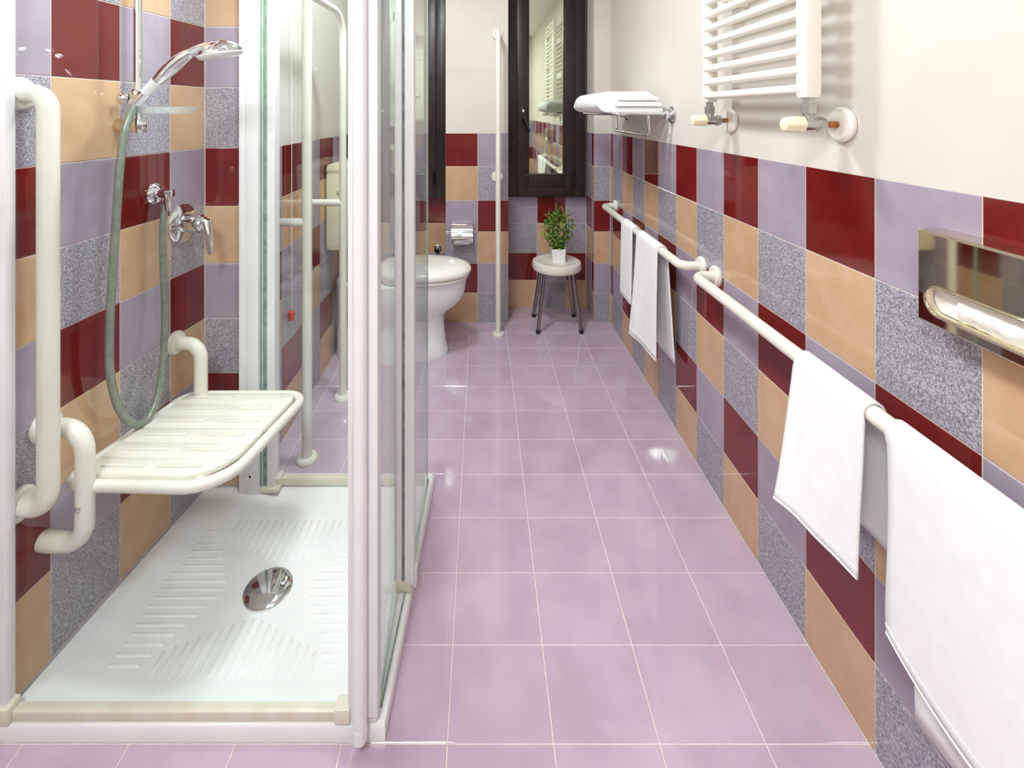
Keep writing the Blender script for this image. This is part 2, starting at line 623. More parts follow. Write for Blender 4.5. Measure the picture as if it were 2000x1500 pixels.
# ------------------------------------------------------------------ windows
def window(name, x0, x1, label, handle=True):
    zb, zt = 0.763, 2.30
    y0, y1 = YA - 0.058, YA + 0.003
    t = thing(name, ((x0 + x1) / 2, YA, zb), label, None, None, 'structure')
    fw = 0.073; sw_ = 0.075

    def ring(a0, a1, b0, b1, w_, ya, yb, nm, bot=None):
        bot = bot or w_
        for (lo, hi, n2) in (((a0, ya, b0), (a0 + w_, yb, b1), nm + '_stile'), ((a1 - w_, ya, b0), (a1, yb, b1), nm + '_stile'),
                             ((a0 + w_, ya, b0), (a1 - w_, yb, b0 + bot), nm + '_rail'), ((a0 + w_, ya, b1 - w_), (a1 - w_, yb, b1), nm + '_rail')):
            MB().box(lo, hi, 0.004).build(n2, 'wood', t)
    ring(x0, x1, zb, zt, fw, y0, y1, 'frame', 0.075)
    ring(x0 + fw - .004, x1 - fw + .004, zb + .072, zt - fw + .004, sw_, y0 - 0.014, y1 - 0.01, 'sash', 0.085)
    gx0, gx1, gz0, gz1 = x0 + fw + sw_ - .006, x1 - fw - sw_ + .006, zb + .155, zt - fw - sw_ + .006
    MB().box((gx0 - .01, y0 + .012, gz0 - .01), (gx1 + .01, y0 + .018, gz1 + .01)).build('pane', 'mirrorpane', t, smooth=False)
    # thin glazing beads
    for a in (gx0, gx1 - .008):
        MB().box((a, y0 - .004, gz0), (a + .008, y0 + .013, gz1), 0.002).build('glazing_bead', 'wood', t)
    MB().box((gx0 - .03, y0 - .018, gz0 - .012), (gx1 + .03, y0 - .003, gz0 + .001), 0.003).build('glazing_bead', 'wood', t)
    hx = x0 + fw + 0.034; hz = E - 0.02
    yy = y0 - 0.014
    h = MB().box((hx - .013, yy - .010, hz - .075), (hx + .013, yy + .001, hz + .055), 0.004).build('handle_plate', 'black', t)
    MB().tube(fillet([(hx, yy - .008, hz - .01), (hx, yy - .045, hz - .01), (hx + .038, yy - .05, hz - .115)], 0.012), [0.009] * 9 + [0.010]).build('lever', 'black', h)
    MB().lathe([(0.011, 0), (0.012, .008), (.008, .012)], (hx, yy - .009, hz + .025), (0, -1, 0), 14).build('lock_button', 'chrome', h)
    MB().tube([(x1 - fw - .006, y0 - .018, zb + .085), (x1 - fw - .006, y0 - .018, zb + .165)], 0.009).build('hinge', 'black', t)
    return t


window('window_1', 0.172, 0.700, 'dark brown framed narrow window with reflecting pane behind the stool')
window('window_2', -0.766, -0.236, 'dark brown framed narrow window seen through the shower glass')

# ------------------------------------------------------------------ ceiling lamp, plus two added fill lamps
for i, (lx, ly, lr, wt) in enumerate(LAMPS):
    t = thing('ceiling_lamp', (lx, ly, CEIL), ['round flush ceiling lamp above the toilet end of the room', 'added round fill lamp on the ceiling behind the viewer', 'added small fill lamp on the ceiling brightening the shower'][i], 'lamp', 'round ceiling lamps')
    MB().lathe([(lr + .02, 0), (lr + .02, -.03), (lr + .008, -.035), (lr, -.03)], (lx, ly, CEIL), (0, 0, 1), 40).build('rim', 'enamel', t)
    MB().lathe([(lr, -.03), (lr * .9, -.042), (lr * .5, -.05), (.01, -.052)], (lx, ly, CEIL), (0, 0, 1), 40).build('diffuser', emit('lamp_diffuser', (*LAMP_COL, 1), 4.0), t)
    ld = bpy.data.lights.new('lamp_light', 'AREA')
    ld.shape = 'DISK'; ld.size = lr * 2; ld.energy = wt; ld.color = LAMP_COL
    lo = bpy.data.objects.new('lamp_light', ld)
    COL.objects.link(lo); lo.parent = t; lo.location = (0, 0, -0.06)

# ------------------------------------------------------------------ shower tray
tr = thing('shower_tray', (-0.6, 1.36, 0), 'low white acrylic shower tray with raised ribs', 'shower tray')
TZ = 0.038


def inset(poly, cx, cy, d):
    out = []
    n = len(poly)
    for i in range(n):
        p0 = Vector(poly[i - 1]).to_2d() if False else Vector((poly[i - 1][0], poly[i - 1][1]))
        p1 = Vector((poly[i][0], poly[i][1])); p2 = Vector((poly[(i + 1) % n][0], poly[(i + 1) % n][1]))
        e1 = (p1 - p0).normalized(); e2 = (p2 - p1).normalized()
        n1 = Vector((-e1.y, e1.x)); n2 = Vector((-e2.y, e2.x))
        k = (n1 + n2); den = 1 + n1.dot(n2)
        out.append(p1 + k * (d / den))
    return out


outer = TRAY
r0 = [V(p[0], p[1], 0) for p in outer]
rings = [r0, [V(p[0], p[1], TZ - .008) for p in outer]]
for d, z in ((0.004, TZ - .002), (0.010, TZ), (0.050, TZ), (0.075, TZ - .006), (0.10, TZ - .012)):
    rings.append([V(q.x, q.y, z) for q in inset(outer, 0, 0, d)])
m = MB(); m.loft(rings)
m.build('tray_body', 'tray', tr, angle=50)
DC = V(-0.585, 1.335, 0)
DZ = TZ - .012
RIB = {}


def rib(p, q):
    p = Vector(p); q = Vector(q)
    L = (q - p).length
    if L < 0.02:
        return
    key = round(L, 3)
    if key not in RIB:
        mb = MB()
        w2, h = 0.006, 0.0022
        prof = [(-w2, -.001), (-w2 * .5, h * .8), (0, h), (w2 * .5, h * .8), (w2, -.001)]
        vs_ = []; fs_ = []
        for s in (-.5, .5):
            for (a, b) in prof:
                vs_.append(V(s * (L - (0.008 if b > 0 else 0)), a, b))
        n = len(prof)
        for i in range(n - 1):
            fs_.append((i, i + 1, n + i + 1, n + i))
        fs_.append(tuple(range(n))); fs_.append(tuple(range(2 * n - 1, n - 1, -1)))
        mb.add(vs_, fs_)
        o = mb.build('rib', 'tray', None)
        RIB[key] = o.data
        bpy.data.objects.remove(o)
    o = bpy.data.objects.new('rib', RIB[key])
    COL.objects.link(o); o.parent = tr
    c = (p + q) / 2 - ORG[tr.name]
    a = math.atan2(q.y - p.y, q.x - p.x)
    o.matrix_local = Matrix.Translation(c) @ Matrix.Rotation(a, 4, 'Z')


sp = 0.023
# front and rear fields: ribs run towards the rear; side fields: ribs run across
for k in range(-8, 9):
    x = DC.x + k * sp
    reach = 0.07 + 0.010 * abs(k)
    rib((x - .0, DC.y - 0.245, DZ), (x, DC.y - max(reach, 0.075), DZ))
    if x > -0.78:
        rib((x, DC.y + max(reach, 0.085), DZ), (x, DC.y + 0.225, DZ))
for k in range(-8, 9):
    y = DC.y + k * sp
    reach = 0.11 + 0.014 * abs(k)
    rib((-0.885 + (0.02 if y > 1.4 else 0), y, DZ), (DC.x - reach, y, DZ))
    rib((DC.x + reach - .005, y, DZ), (-0.34, y, DZ))
MB().lathe([(0.062, -.001), (0.063, 0.004), (0.057, 0.008), (0.043, 0.012), (0.026, 0.0148), (0.010, .016), (0.002, .0162)], (DC.x, DC.y, DZ), (0, 0, 1), 48).build('drain_cover', 'chrome', tr, label='domed round chrome drain cover')

# ------------------------------------------------------------------ shower enclosure
en = thing('shower_enclosure', (-0.24, 1.03, TZ), 'glass shower enclosure with white aluminium posts and rails', 'shower enclosure')
HT = 1.95
FY = 1.045


def glass_panel(a, b, z0, z1, name='glass_panel', th=0.005):
    a = V(a[0], a[1], 0); b = V(b[0], b[1], 0)
    d = (b - a).normalized(); n = V(-d.y, d.x, 0) * th / 2
    mb = MB()
    q = [a - n, b - n, b + n, a + n]
    vs_ = [V(p.x, p.y, z0) for p in q] + [V(p.x, p.y, z1) for p in q]
    mb.add(vs_, [(0, 1, 5, 4), (2, 3, 7, 6)], 0)
    mb.add(vs_, [(1, 2, 6, 5), (3, 0, 4, 7), (4, 5, 6, 7), (0, 3, 2, 1)], 1)
    return mb.build(name, ['glass', 'glassedge'], en, smooth=False)


def bar(lo, hi, name, mat='alu', bev=0.003, parent=None, rot=None):
    return MB().box(lo, hi, bev, rot).build(name, mat, parent or en)


# front: wall channel, panel, bottom rail, corner post
bar((-1.036, FY - .016, TZ), (-1.024, FY + .018, HT), 'wall_channel')
bar((-1.025, FY - .012, TZ), (-1.011, FY + .012, HT), 'wall_channel')
glass_panel((-1.013, FY), (-0.277, FY), TZ + .02, HT - .02)
bar((-1.00, FY - .010, TZ), (-0.30, FY + .010, TZ + .021), 'bottom_rail', 'cream')
bar((-1.03, FY - .019, TZ), (-1.000, FY + .014, TZ + .034), 'end_cap', 'cream', 0.005)
bar((-0.312, FY - .017, TZ), (-0.278, FY + .014, TZ + .032), 'end_cap', 'cream', 0.005)
bar((-0.284, FY - .012, TZ), (-0.273, FY + .012, HT), 'panel_stile')
bar((-0.997, FY - .012, HT - .03), (-0.235, FY + .012, HT), 'top_rail')
# rounded corner post
pc = V(-0.2535, 1.0135, 0)
MB().tube([(pc.x, pc.y, .033), (pc.x, pc.y, HT)], 0.0150, 24).build('corner_post', 'alu', en)
MB().lathe([(0.013, 0), (0.0156, .003), (0.0156, .03)], (pc.x, pc.y, .028), (0, 0, 1), 24).build('post_foot', 'alu', en)
bar((pc.x + .002, FY - .020, TZ + .02), (pc.x + .035, FY + .018, HT), 'panel_stile')
bar((pc.x + .004, FY - .013, TZ), (pc.x + .031, FY + .020, TZ + .03), 'end_cap', 'alu', 0.004)
# right side: two glass leaves meeting at a sliding stile
sA = V(-0.222, FY + .015, 0); sM = V(-0.207, 1.325, 0); sB = V(-0.190, 1.715, 0)
sd = (sB - sA).normalized()
sdir = math.atan2(sd.y, sd.x)
glass_panel(sA, sM + V(-.018, 0, 0), TZ + .012, HT - .02, 'door_leaf')
glass_panel(sM + V(.016, 0, 0), sB, TZ + .006, HT - .02)
RM = Matrix.Translation((sM.x, sM.y, 0)) @ Matrix.Rotation(sdir - math.pi / 2, 4, 'Z')
MB().box((-0.028, -.010, TZ + .02), (-0.008, .016, HT - .02), 0.003, RM).build('door_stile', 'alu', en)
MB().box((0.0, -.012, TZ + .02), (0.026, .016, HT - .02), 0.004, RM).build('door_stile', 'alu', en)
MB().box((-0.009, -.004, TZ + .02), (0.001, .012, HT - .02), 0, RM).build('seal_strip', 'seal', en)
MB().box((-0.024, -.014, TZ), (0.020, .018, TZ + .026), 0.007, RM).build('stile_cap', 'cream', en)
MB().box((0.016, .002, TZ), (0.030, .022, TZ + .055), 0.004, RM).build('stile_cap', 'alu', en)
MB().box((-.0018, 0, TZ - .001), (.0018, (sB - sA).length, TZ + .0035), 0, Matrix.Translation((sA.x + .004, sA.y, 0)) @ Matrix.Rotation(sdir - math.pi / 2, 4, 'Z')).build('floor_seal', 'seal', en)
MB().box((-.012, 0, HT - .03), (.012, (sB - sA).length, HT), 0.002, Matrix.Translation((sA.x, sA.y, 0)) @ Matrix.Rotation(sdir - math.pi / 2, 4, 'Z')).build('top_rail', 'alu', en)
# rear: wall channels, panel, bottom rail
RY = 1.70
bar((-0.825, RY - .016 - .03, TZ), (XL + .012, RY - .012, HT), 'wall_channel')
bar((-0.800, RY - .050, TZ), (-0.757, RY - .004, HT), 'wall_channel')
bar((-0.758, RY - .030, TZ + .004), (-0.731, RY + .012, HT), 'seal_strip', 'seal', 0.002)
bar((-0.752, RY - .036, TZ + .004), (-0.747, RY - .028, HT), 'seal_strip', 'glassedge', 0.001)
bar((-0.735, RY - .034, TZ + .01), (-0.708, RY + .010, HT), 'panel_stile')
glass_panel((-0.712, RY), (-0.193, RY + .012), TZ + .02, HT - .02)
bar((-0.712, RY - .012, TZ), (-0.200, RY + .012, TZ + .026), 'bottom_rail', 'cream')
bar((-0.768, RY - .045, TZ), (-0.690, RY - .010, TZ + .014), 'end_cap', 'cream', 0.004)
bar((-0.722, RY - .026, TZ + .012), (-0.692, RY + .012, TZ + .036), 'end_cap', 'cream', 0.005)
bar((-0.735, RY - .012, HT - .03), (-0.193, RY + .012, HT), 'top_rail')
MB().lathe([(0.004, 0), (0.004, .001), (.001, .0012)], (-0.785, RY - .050, TZ + .06), (0, -1, 0), 12).build('screw_hole', 'black', en)
MB().lathe([(0.006, 0), (0.006, .002), (.002, .0035)], (-0.785, RY - .050, TZ + .115), (0, -1, 0), 14).build('screw_cap', 'alu', en)


# ------------------------------------------------------------------ things on the shower wall
def on_wall(px):
    """depth at which the shower wall stands for a bearing px (pixels of the frame)"""
    q = (940.0 - px) / F
    Y = (0.96 + 0.115 * YS) / (0.115 + q)
    return V(swx(Y), Y, 0)


WN = dn.copy()                         # wall normal into the room
WU = V(0.115, 1, 0).normalized()       # along the wall, to the rear

# vertical grab bar
p = on_wall(33)
zt, zb = E + 0.040, E - 0.872
g = thing('shower_grab_bar', (p.x, p.y, zb), 'thick white vertical grab bar on the shower wall by the entrance', 'grab bar')
q = p + WN * 0.078
q2 = q - WU * 0.0
MB().tube(fillet([p + V(0, 0, zt), q + V(0, 0, zt), q + V(0, 0, zb), p + V(0, 0, zb)], 0.055, 9), 0.0205, 20).build('bar', 'nylon', g)
for z in (zt, zb):
    flange(p + V(0, 0, z), WN, 0.037, 0.016, g)

# folding seat
pf = on_wall(85); pr = on_wall(340)
zs_, zl = 0.603, 0.335
st = thing('shower_bench', ((pf.x + pr.x) / 2, (pf.y + pr.y) / 2, zl), 'white slatted folding shower seat on two curved wall brackets', 'shower seat')
for pt, so in ((pf, 0.108), (pr, 0.092)):
    o1 = pt + WN * so
    lowp = pt - WU * 0.0
    b = MB().tube(fillet([pt + V(0, 0, zs_), o1 + V(0, 0, zs_), o1 + V(0, 0, zl), lowp + V(0, 0, zl)], 0.068, 9), 0.0195, 20).build('bracket', 'nylon', st)
    flange(pt + V(0, 0, zs_), WN, 0.036, 0.018, b)
    c = pt + V(0, 0, zl)
    MB().tube([c + WN * 0.0, c + WN * 0.02, c + WN * 0.048], [0.0215, 0.0225, 0.0208], 20).build('foot_cap', 'cream', b)
    MB().lathe([(0.006, 0), (0.006, 0.006), (0.003, 0.008)], o1 + V(0, 0, zl + .10) + V(0.0, -.019, 0), (0, -1, 0), 12).build('bolt', 'chrome', b)
# seat frame, tilted a little up at its outer end
So = pf + WU * 0.012 + V(0, 0, 0.458) + WN * 0.035
Sx = (WN + V(0, 0, 0.066)).normalized()
Sy = (WU + V(0, 0, -0.072)).normalized()
Sx = (Sx - Sy * Sx.dot(Sy)).normalized()
Sn = Sx.cross(Sy).normalized()
LW = (pr - pf).length + 0.005; LD = 0.40


def S(a, b, c=0.0):
    return So + Sx * a + Sy * b + Sn * c


loop = [S(0, .0), S(LD, .0), S(LD, LW), S(0, LW)]


def closed_fillet(ps, rs):
    out = []
    n = len(ps)
    for i in range(n):
        seg_ = fillet([(ps[i - 1] + ps[i]) / 2, ps[i], (ps[i] + ps[(i + 1) % n]) / 2], rs[i], 9)
        out += seg_[1:-1]
    return out


MB().tube(closed_fillet(loop, [0.05, 0.12, 0.06, 0.05]), 0.0135, 14, closed=True).build('seat_frame', 'nylon', st)
MB().tube([S(0.05, 0.004), S(0.05, LW - .004)], 0.009).build('cross_tube', 'nylon', st)
MB().tube([S(0.33, 0.004), S(0.33, LW - .004)], 0.009).build('cross_tube', 'nylon', st)
ns = 6
pw = (LW - 0.03) / ns
SR = Matrix((Sx, Sy, Sn)).transposed().to_4x4()


def slat_end(b):
    """outer end of a slat at distance b along the seat, following the rounded frame"""
    a = LD - 0.018
    for (r, d) in ((0.108, b - 0.012), (0.05, LW - 0.012 - b)):
        if d < r:
            a -= r - math.sqrt(max(0.0, r * r - (r - max(d, 0)) ** 2))
    return a


for i in range(ns):
    b0 = 0.014 + i * pw + (0.0013 if i != 3 else 0.0028); b1 = 0.014 + (i + 1) * pw - (0.0013 if i != 2 else 0.0028)
    a0 = 0.02
    nb_ = 8
    def outline(e_, c):
        q = [S(a0 + e_, b0 + e_, c)]
        for k in range(nb_ + 1):
            b = b0 + e_ + (b1 - b0 - 2 * e_) * k / nb_
            q.append(S(slat_end(b) - e_, b, c))
        q.append(S(a0 + e_, b1 - e_, c))
        return q
    sl_ = MB().loft([outline(0, .004), outline(0, .013), outline(.0012, .0152), outline(.003, .016)]).build('slat', 'nylon', st)
    a1 = slat_end((b0 + b1) / 2)
    mid = (b0 + b1) / 2
    L = a1 - a0
    for (u0, u1) in ((0.12, 0.46), (0.56, 0.90)):
        MB().box((a0 + L * u0, mid - .0055, 0.0155), (a0 + L * u1, mid + .0055, 0.0198), 0.0018, Matrix.Translation(So) @ SR).build('ridge', 'nylon', sl_)

# riser rail with slider and soap dish
p = on_wall(232)
zb = E - 0.038
rp = p + WN * 0.058
rs = thing('shower_rail', (p.x, p.y, zb), 'chrome riser rail with clear soap dish on the shower wall', 'shower rail')
MB().tube([rp + V(0, 0, zb), rp + V(0, 0, 2.02)], 0.0105, 20).build('rail', 'chrome', rs)
for z in (zb, 2.0):
    b = MB().tube([p + V(0, 0, z), p + WN * 0.062 + V(0, 0, z)], 0.0195, 20).build('wall_bracket', 'nickel', rs)
    MB().lathe([(0.014, -.022), (0.019, -.014), (0.0195, .012), (.016, .022)], rp + WN * 0.006 + V(0, 0, z), (0, 0, 1), 20).build('end_fitting', 'chrome', b)
zsl = E + 0.036
MB().lathe([(0.016, -.024), (0.020, -.018), (0.020, .018), (0.016, .024)], rp + V(0, 0, zsl), (0, 0, 1), 20).build('slider', 'chrome', rs)
MB().lathe([(0.013, 0), (0.017, .006), (0.017, .022), (0.012, .028)], rp + V(-.016, -.01, zsl), (-1, -.2, 0), 18).build('slider_knob', 'chrome', rs)
# soap dish: an oval shallow tray
dz = E + 0.003
dctr = rp + V(0.082, 0.0, dz)
ring = lambda s, z, w_=0.056: [dctr + V(math.cos(a) * 0.072 * s, math.sin(a) * w_ * s, z) for a in [2 * math.pi * k / 32 for k in range(32)]]
MB().loft([ring(.55, -.010), ring(.9, -.009), ring(.97, -.002), ring(1.0, .008), ring(1.08, .009), ring(1.08, .0105), ring(.96, .0105), ring(.93, -.002), ring(.85, -.006), ring(.3, -.007)]).build('soap_dish', 'clear', rs)
MB().lathe([(0.0155, -.012), (0.0165, 0), (0.0155, .012)], rp + V(0, 0, dz), (0, 0, 1), 20).build('dish_clamp', 'clear', rs)

# hand shower with hose
HY = rp.y - 0.012


def hp(px, py, dy=0.0):
    Y = HY + dy
    return V((px - 940) * Y / F, Y, E - (py - 218) * Y / F)


hs = thing('hand_shower', tuple(hp(280, 190)), 'chrome hand shower with white spray face and long grey hose', 'shower head')
path = smooth_path([hp(303, 162), hp(318, 147), hp(336, 130), hp(354, 115), hp(372, 104), hp(392, 97), hp(412, 93)], 5)
n = len(path)
rad = []
for i in range(n):
    t = i / (n - 1)
    rad.append(0.0125 + 0.0065 * math.sin(math.pi * min(1, t * 1.5)) if t < .67 else 0.0125 + 0.006 * (t - .67) * 3)
MB().tube(path, rad, 22).build('handle', 'chrome', hs)
MB().tube([hp(262, 204), hp(283, 182)], [0.0165, 0.0135], 20).build('hose_nut', 'chrome', hs)
MB().tube([hp(282, 183), hp(306, 159)], [0.0125, 0.0145], 20).build('collar', 'alu', hs)
hc = hp(429, 101)
fn = V(0.17, 0.10, -0.98).normalized()
hd = MB().lathe([(0.003, -.033), (0.020, -.030), (0.040, -.021), (0.053, -.009), (0.0585, .000), (0.0585, .004)], hc, fn, 40).build('head_shell', 'chrome', hs)
MB().lathe([(0.0575, .003), (0.058, .008), (0.053, .0145), (0.045, .017), (0.002, .0175)], hc, fn, 40).build('spray_face', 'enamel', hs)


def hz_(px, py, k):
    wl = on_wall(px)
    Y = wl.y - k
    return V((px - 940) * Y / F, Y, E - (py - 218) * Y / F)


hpts = [hp(266, 200), hz_(247, 245, .075), hz_(237, 300, .072), hz_(230, 380, .068), hz_(225, 460, .062), hz_(219, 550, .060), hz_(214, 640, .058), hz_(214, 715, .058), hz_(224, 775, .060), hz_(243, 814, .062), hz_(268, 829, .064), hz_(291, 815, .064), hz_(309, 770, .062), hz_(319, 700, .058), hz_(322, 610, .053), hz_(319, 520, .048), hz_(318, 450, .045), hz_(323, 398, .043)]
MB().tube(smooth_path(hpts, 6), 0.0100, 14).build('hose', 'hose', hs)

# wall outlet
p = on_wall(301)
zo = E - 160 * p.y / F
ou = thing('hose_outlet', (p.x, p.y, zo), 'small chrome hose outlet elbow on the shower wall', 'hose outlet')
MB().lathe([(0.031, 0), (0.032, .004), (0.026, .012), (0.014, .016)], p + V(0, 0, zo), WN, 28).build('rosette', 'chrome', ou)
e = p + WN * 0.045 + V(0, 0, zo)
MB().tube(fillet([p + V(0, 0, zo) + WN * .01, e, e + V(0, 0, -.022)], 0.008, 5), 0.013, 18).build('elbow', 'chrome', ou)
MB().tube([e + V(0, 0, -.018), e + V(0.001, 0, -.05)], [0.0105, 0.0095], 16).build('hose_nut', 'chrome', ou)
MB().box((-.012, -.012, -.010), (.014, .014, .012), .003, Matrix.Translation(e) @ Matrix.Rotation(0.1, 4, 'Z')).build('elbow_block', 'chrome', ou)

# mixer
p = on_wall(356)
zm = E - 218 * p.y / F
mx = thing('shower_mixer', (p.x, p.y, zm), 'round chrome shower mixer with a single lever', 'shower mixer')
MB().lathe([(0.062, 0), (0.063, .003), (0.058, .008), (0.03, .012), (0.01, .0125)], p + V(0, 0, zm), WN, 40).build('plate', 'chrome', mx)
MB().lathe([(0.029, .008), (0.029, .020), (0.0255, .021), (0.0255, .026), (0.029, .027), (0.029, .066), (0.024, .076), (0.005, .079)], p + V(0, 0, zm), WN, 32).build('body', 'chrome', mx)
a = p + WN * 0.055 + V(0, 0, zm + .012)
MB().tube([a, a + WN * .030 + V(0, 0, -.008), a + WN * .042 + V(0, -.003, -.055), a + WN * .047 + V(0, -.005, -.108)], [0.017, 0.016, 0.011, 0.0075], 16).build('lever', 'chrome', mx)


# ------------------------------------------------------------------ floor-to-wall grab poles
def wall_bar(p_pole, p_wall, r, fr, parent):
    b = MB().tube([p_pole, p_wall], r, 16).build('wall_arm', 'nylon', parent)
    d = (Vector(p_pole) - Vector(p_wall)).normalized()
    flange(p_wall, d, fr, 0.012, b)
    return b


P1 = V(-0.668, 1.865, 0); P2 = V(-0.646, 2.27, 0)
gp = thing('floor_grab_rail', ((P1.x + P2.x) / 2, (P1.y + P2.y) / 2, 0), 'white floor standing grab rail frame beside the toilet behind the shower glass', 'grab rail')
MB().tube([P1, P1 + V(0, 0, 2.30)], 0.0185, 20).build('pole', 'nylon', gp)
MB().tube(fillet([P2, P2 + V(0, 0, 1.79), P1 + V(0.004, 0.0, 1.79)], 0.12, 9), 0.0165, 20).build('pole', 'nylon', gp)
for P in (P1, P2):
    flange(P, (0, 0, 1), 0.041, 0.018, gp, name='floor_flange')
    wall_bar(P + V(0, 0, 0.912), V(XL, P.y, 0.912), 0.0165, 0.036, gp)
wall_bar(P1 + V(0, 0, 2.25), V(XL, P1.y, 2.25), 0.0165, 0.036, gp)

P3 = V(0.101, 2.915, 0)
gr = thing('grab_pole', tuple(P3), 'single slim white floor to wall grab pole in front of the pillar', 'grab pole')
MB().tube(fillet([P3, P3 + V(0, 0, 1.83), V(P3.x, YB, 1.83)], 0.05, 8), 0.0155, 18).build('pole', 'nylon', gr)
flange(P3, (0, 0, 1), 0.037, 0.016, gr, name='floor_flange')
flange(V(P3.x, YB, 1.83), (0, -1, 0), 0.036, 0.012, gr)
wall_bar(P3 + V(0, 0, 0.925), V(P3.x, YB, 0.925), 0.0145, 0.036, gr)

# ------------------------------------------------------------------ toilet, cistern
TY = 2.715


def egg(xf, xb, hw, z, n=40, sq=2.3):
    """rounded outline, long axis along x"""
    out = []
    cx = xb + (xf - xb) * 0.46
    for k in range(n):
        a = 2 * math.pi * k / n
        c, s = math.cos(a), math.sin(a)
        rx = (xf - cx) if c >= 0 else (cx - xb)
        e_ = 2.0 / (2.05 if c >= 0 else 3.2)
        out.append(V(cx + rx * math.copysign(abs(c) ** e_, c), TY + hw * math.copysign(abs(s) ** (2.0 / 2.2), s), z))
    return out


to = thing('toilet', (-0.42, TY, 0), 'white ceramic toilet with closed lid facing sideways', 'toilet')
prof = [(0.0, -.186, -.800, .150), (.02, -.183, -.800, .152), (.06, -.196, -.800, .143), (.15, -.208, -.800, .134), (.205, -.212, -.80, .132), (.235, -.188, -.80, .142),
        (.27, -.138, -.80, .160), (.31, -.104, -.80, .172), (.35, -.090, -.80, .178), (.39, -.085, -.80, .180), (.415, -.080, -.80, .181), (.421, -.086, -.795, .176)]
MB().loft([egg(f_, b_, h_, z_) for (z_, f_, b_, h_) in prof]).build('bowl', 'cera', to)
MB().loft([egg(-.078, -.56, .180, .424), egg(-.070, -.565, .186, .428), egg(-.072, -.565, .185, .437), egg(-.08, -.56, .178, .440)]).build('seat', 'lidm', to)
MB().loft([egg(-.066, -.575, .188, .444), egg(-.058, -.578, .192, .450), egg(-.056, -.578, .193, .466), egg(-.066, -.574, .187, .480), egg(-.10, -.56, .164, .492), egg(-.17, -.52, .11, .498), egg(-.25, -.46, .04, .500)]).build('lid', 'lidm', to)
for s in (-.075, .075):
    MB().tube([(-.585, TY + s - .02, .446), (-.585, TY + s + .02, .446)], 0.010).build('hinge', 'lidm', to)
MB().tube([(-.40, TY - .139, .045), (-.40, TY - .150, .045)], 0.007, 12).build('fixing_bolt', 'rubber', to)

ci = thing('cistern', (XL, 2.73, 0.61), 'pale cream wall hung toilet cistern with rounded corners', 'cistern')
MB().box((XL, 2.515, .612), (XL + .150, 2.945, 1.035), 0.030).build('tank', 'cist', ci)
MB().box((XL, 2.513, 1.005), (XL + .152, 2.947, 1.065), 0.029).build('tank_lid', 'cist', ci)
MB().lathe([(.012, 0), (.012, .006), (.006, .009)], (XL + .075, 2.515, .925), (0, -1, 0), 16).build('side_cap', 'cist', ci)
MB().tube(fillet([(XL + .06, 2.73, .62), (XL + .06, 2.73, .40), (XL + .10, 2.73, .36)], .03), .022).build('flush_pipe', 'enamel', ci)
MB().box((XL + .150, 2.70, .86), (XL + .158, 2.76, .92), .003).build('push_button', 'lidm', ci)

sv = thing('stop_valve', (-0.298, YA, 0.402), 'tiny chrome stop valve on the wall behind the toilet lid', 'valve')
MB().tube([(-.298, YA, .402), (-.298, YA - .05, .402)], .010).build('valve_body', 'chrome', sv)
MB().lathe([(.016, 0), (.016, .01), (.010, .014)], (-.298, YA - .048, .402), (0, -1, 0), 14).build('valve_knob', 'black', sv)
flange(V(-.298, YA, .402), (0, -1, 0), .026, .006, sv, 'chrome', 'rosette')

# emergency cord
ec = thing('pull_cord', (-0.800, 2.04, 0.46), 'thin white emergency cord with a red pull behind the shower glass', 'pull cord')
cx_ = -0.797
MB().tube([(cx_, 2.045, .50), (cx_, 2.045, 2.2)], .0016, 8).build('cord', 'enamel', ec)
MB().lathe([(.003, 0), (.011, .004), (.0125, .018), (.0115, .038), (.004, .044)], (cx_, 2.045, .458), (0, 0, 1), 16).build('pull', 'redp', ec, label='red plastic pull')
MB().box((cx_ - .012, 2.01, 2.19), (cx_ + .02, 2.08, 2.26), .005).build('switch_box', 'enamel', ec)

# ------------------------------------------------------------------ toilet paper holder
tp = thing('toilet_roll_holder', (-0.118, YB, 0.53), 'chrome covered toilet paper holder on the pillar tiles', 'paper holder')
vs_ = []
pr_ = [(0.002, .074), (.030, .074), (.056, .068), (.080, .046), (.096, .010), (.099, -.020)]
mb = MB()
za = 0.56
rings_ = []
for x in (-.185, -.051):
    rings_.append([V(x, YB - d, za + h) for d, h in pr_] + [V(x, YB - d + .0025, za + h - .002) for d, h in reversed(pr_)])
mb.loft(rings_)
mb.build('cover', 'chrome', tp, angle=60)
MB().box((-.183, YB - .006, za - .055), (-.053, YB - .0005, za + .07), .002).build('backplate', 'chrome', tp)
rl = MB(); rl.tube([(-.170, YB - .050, za - .012), (-.072, YB - .050, za - .012)], .043, 28)
rl.solo('toilet_roll', 'paper', (-.118, YB - .05, za - .055), 'white paper roll inside the chrome holder on the pillar', 'toilet paper')
MB().tube([(-.184, YB - .050, za - .012), (-.054, YB - .050, za - .012)], .006, 10).build('spindle', 'chrome', tp)

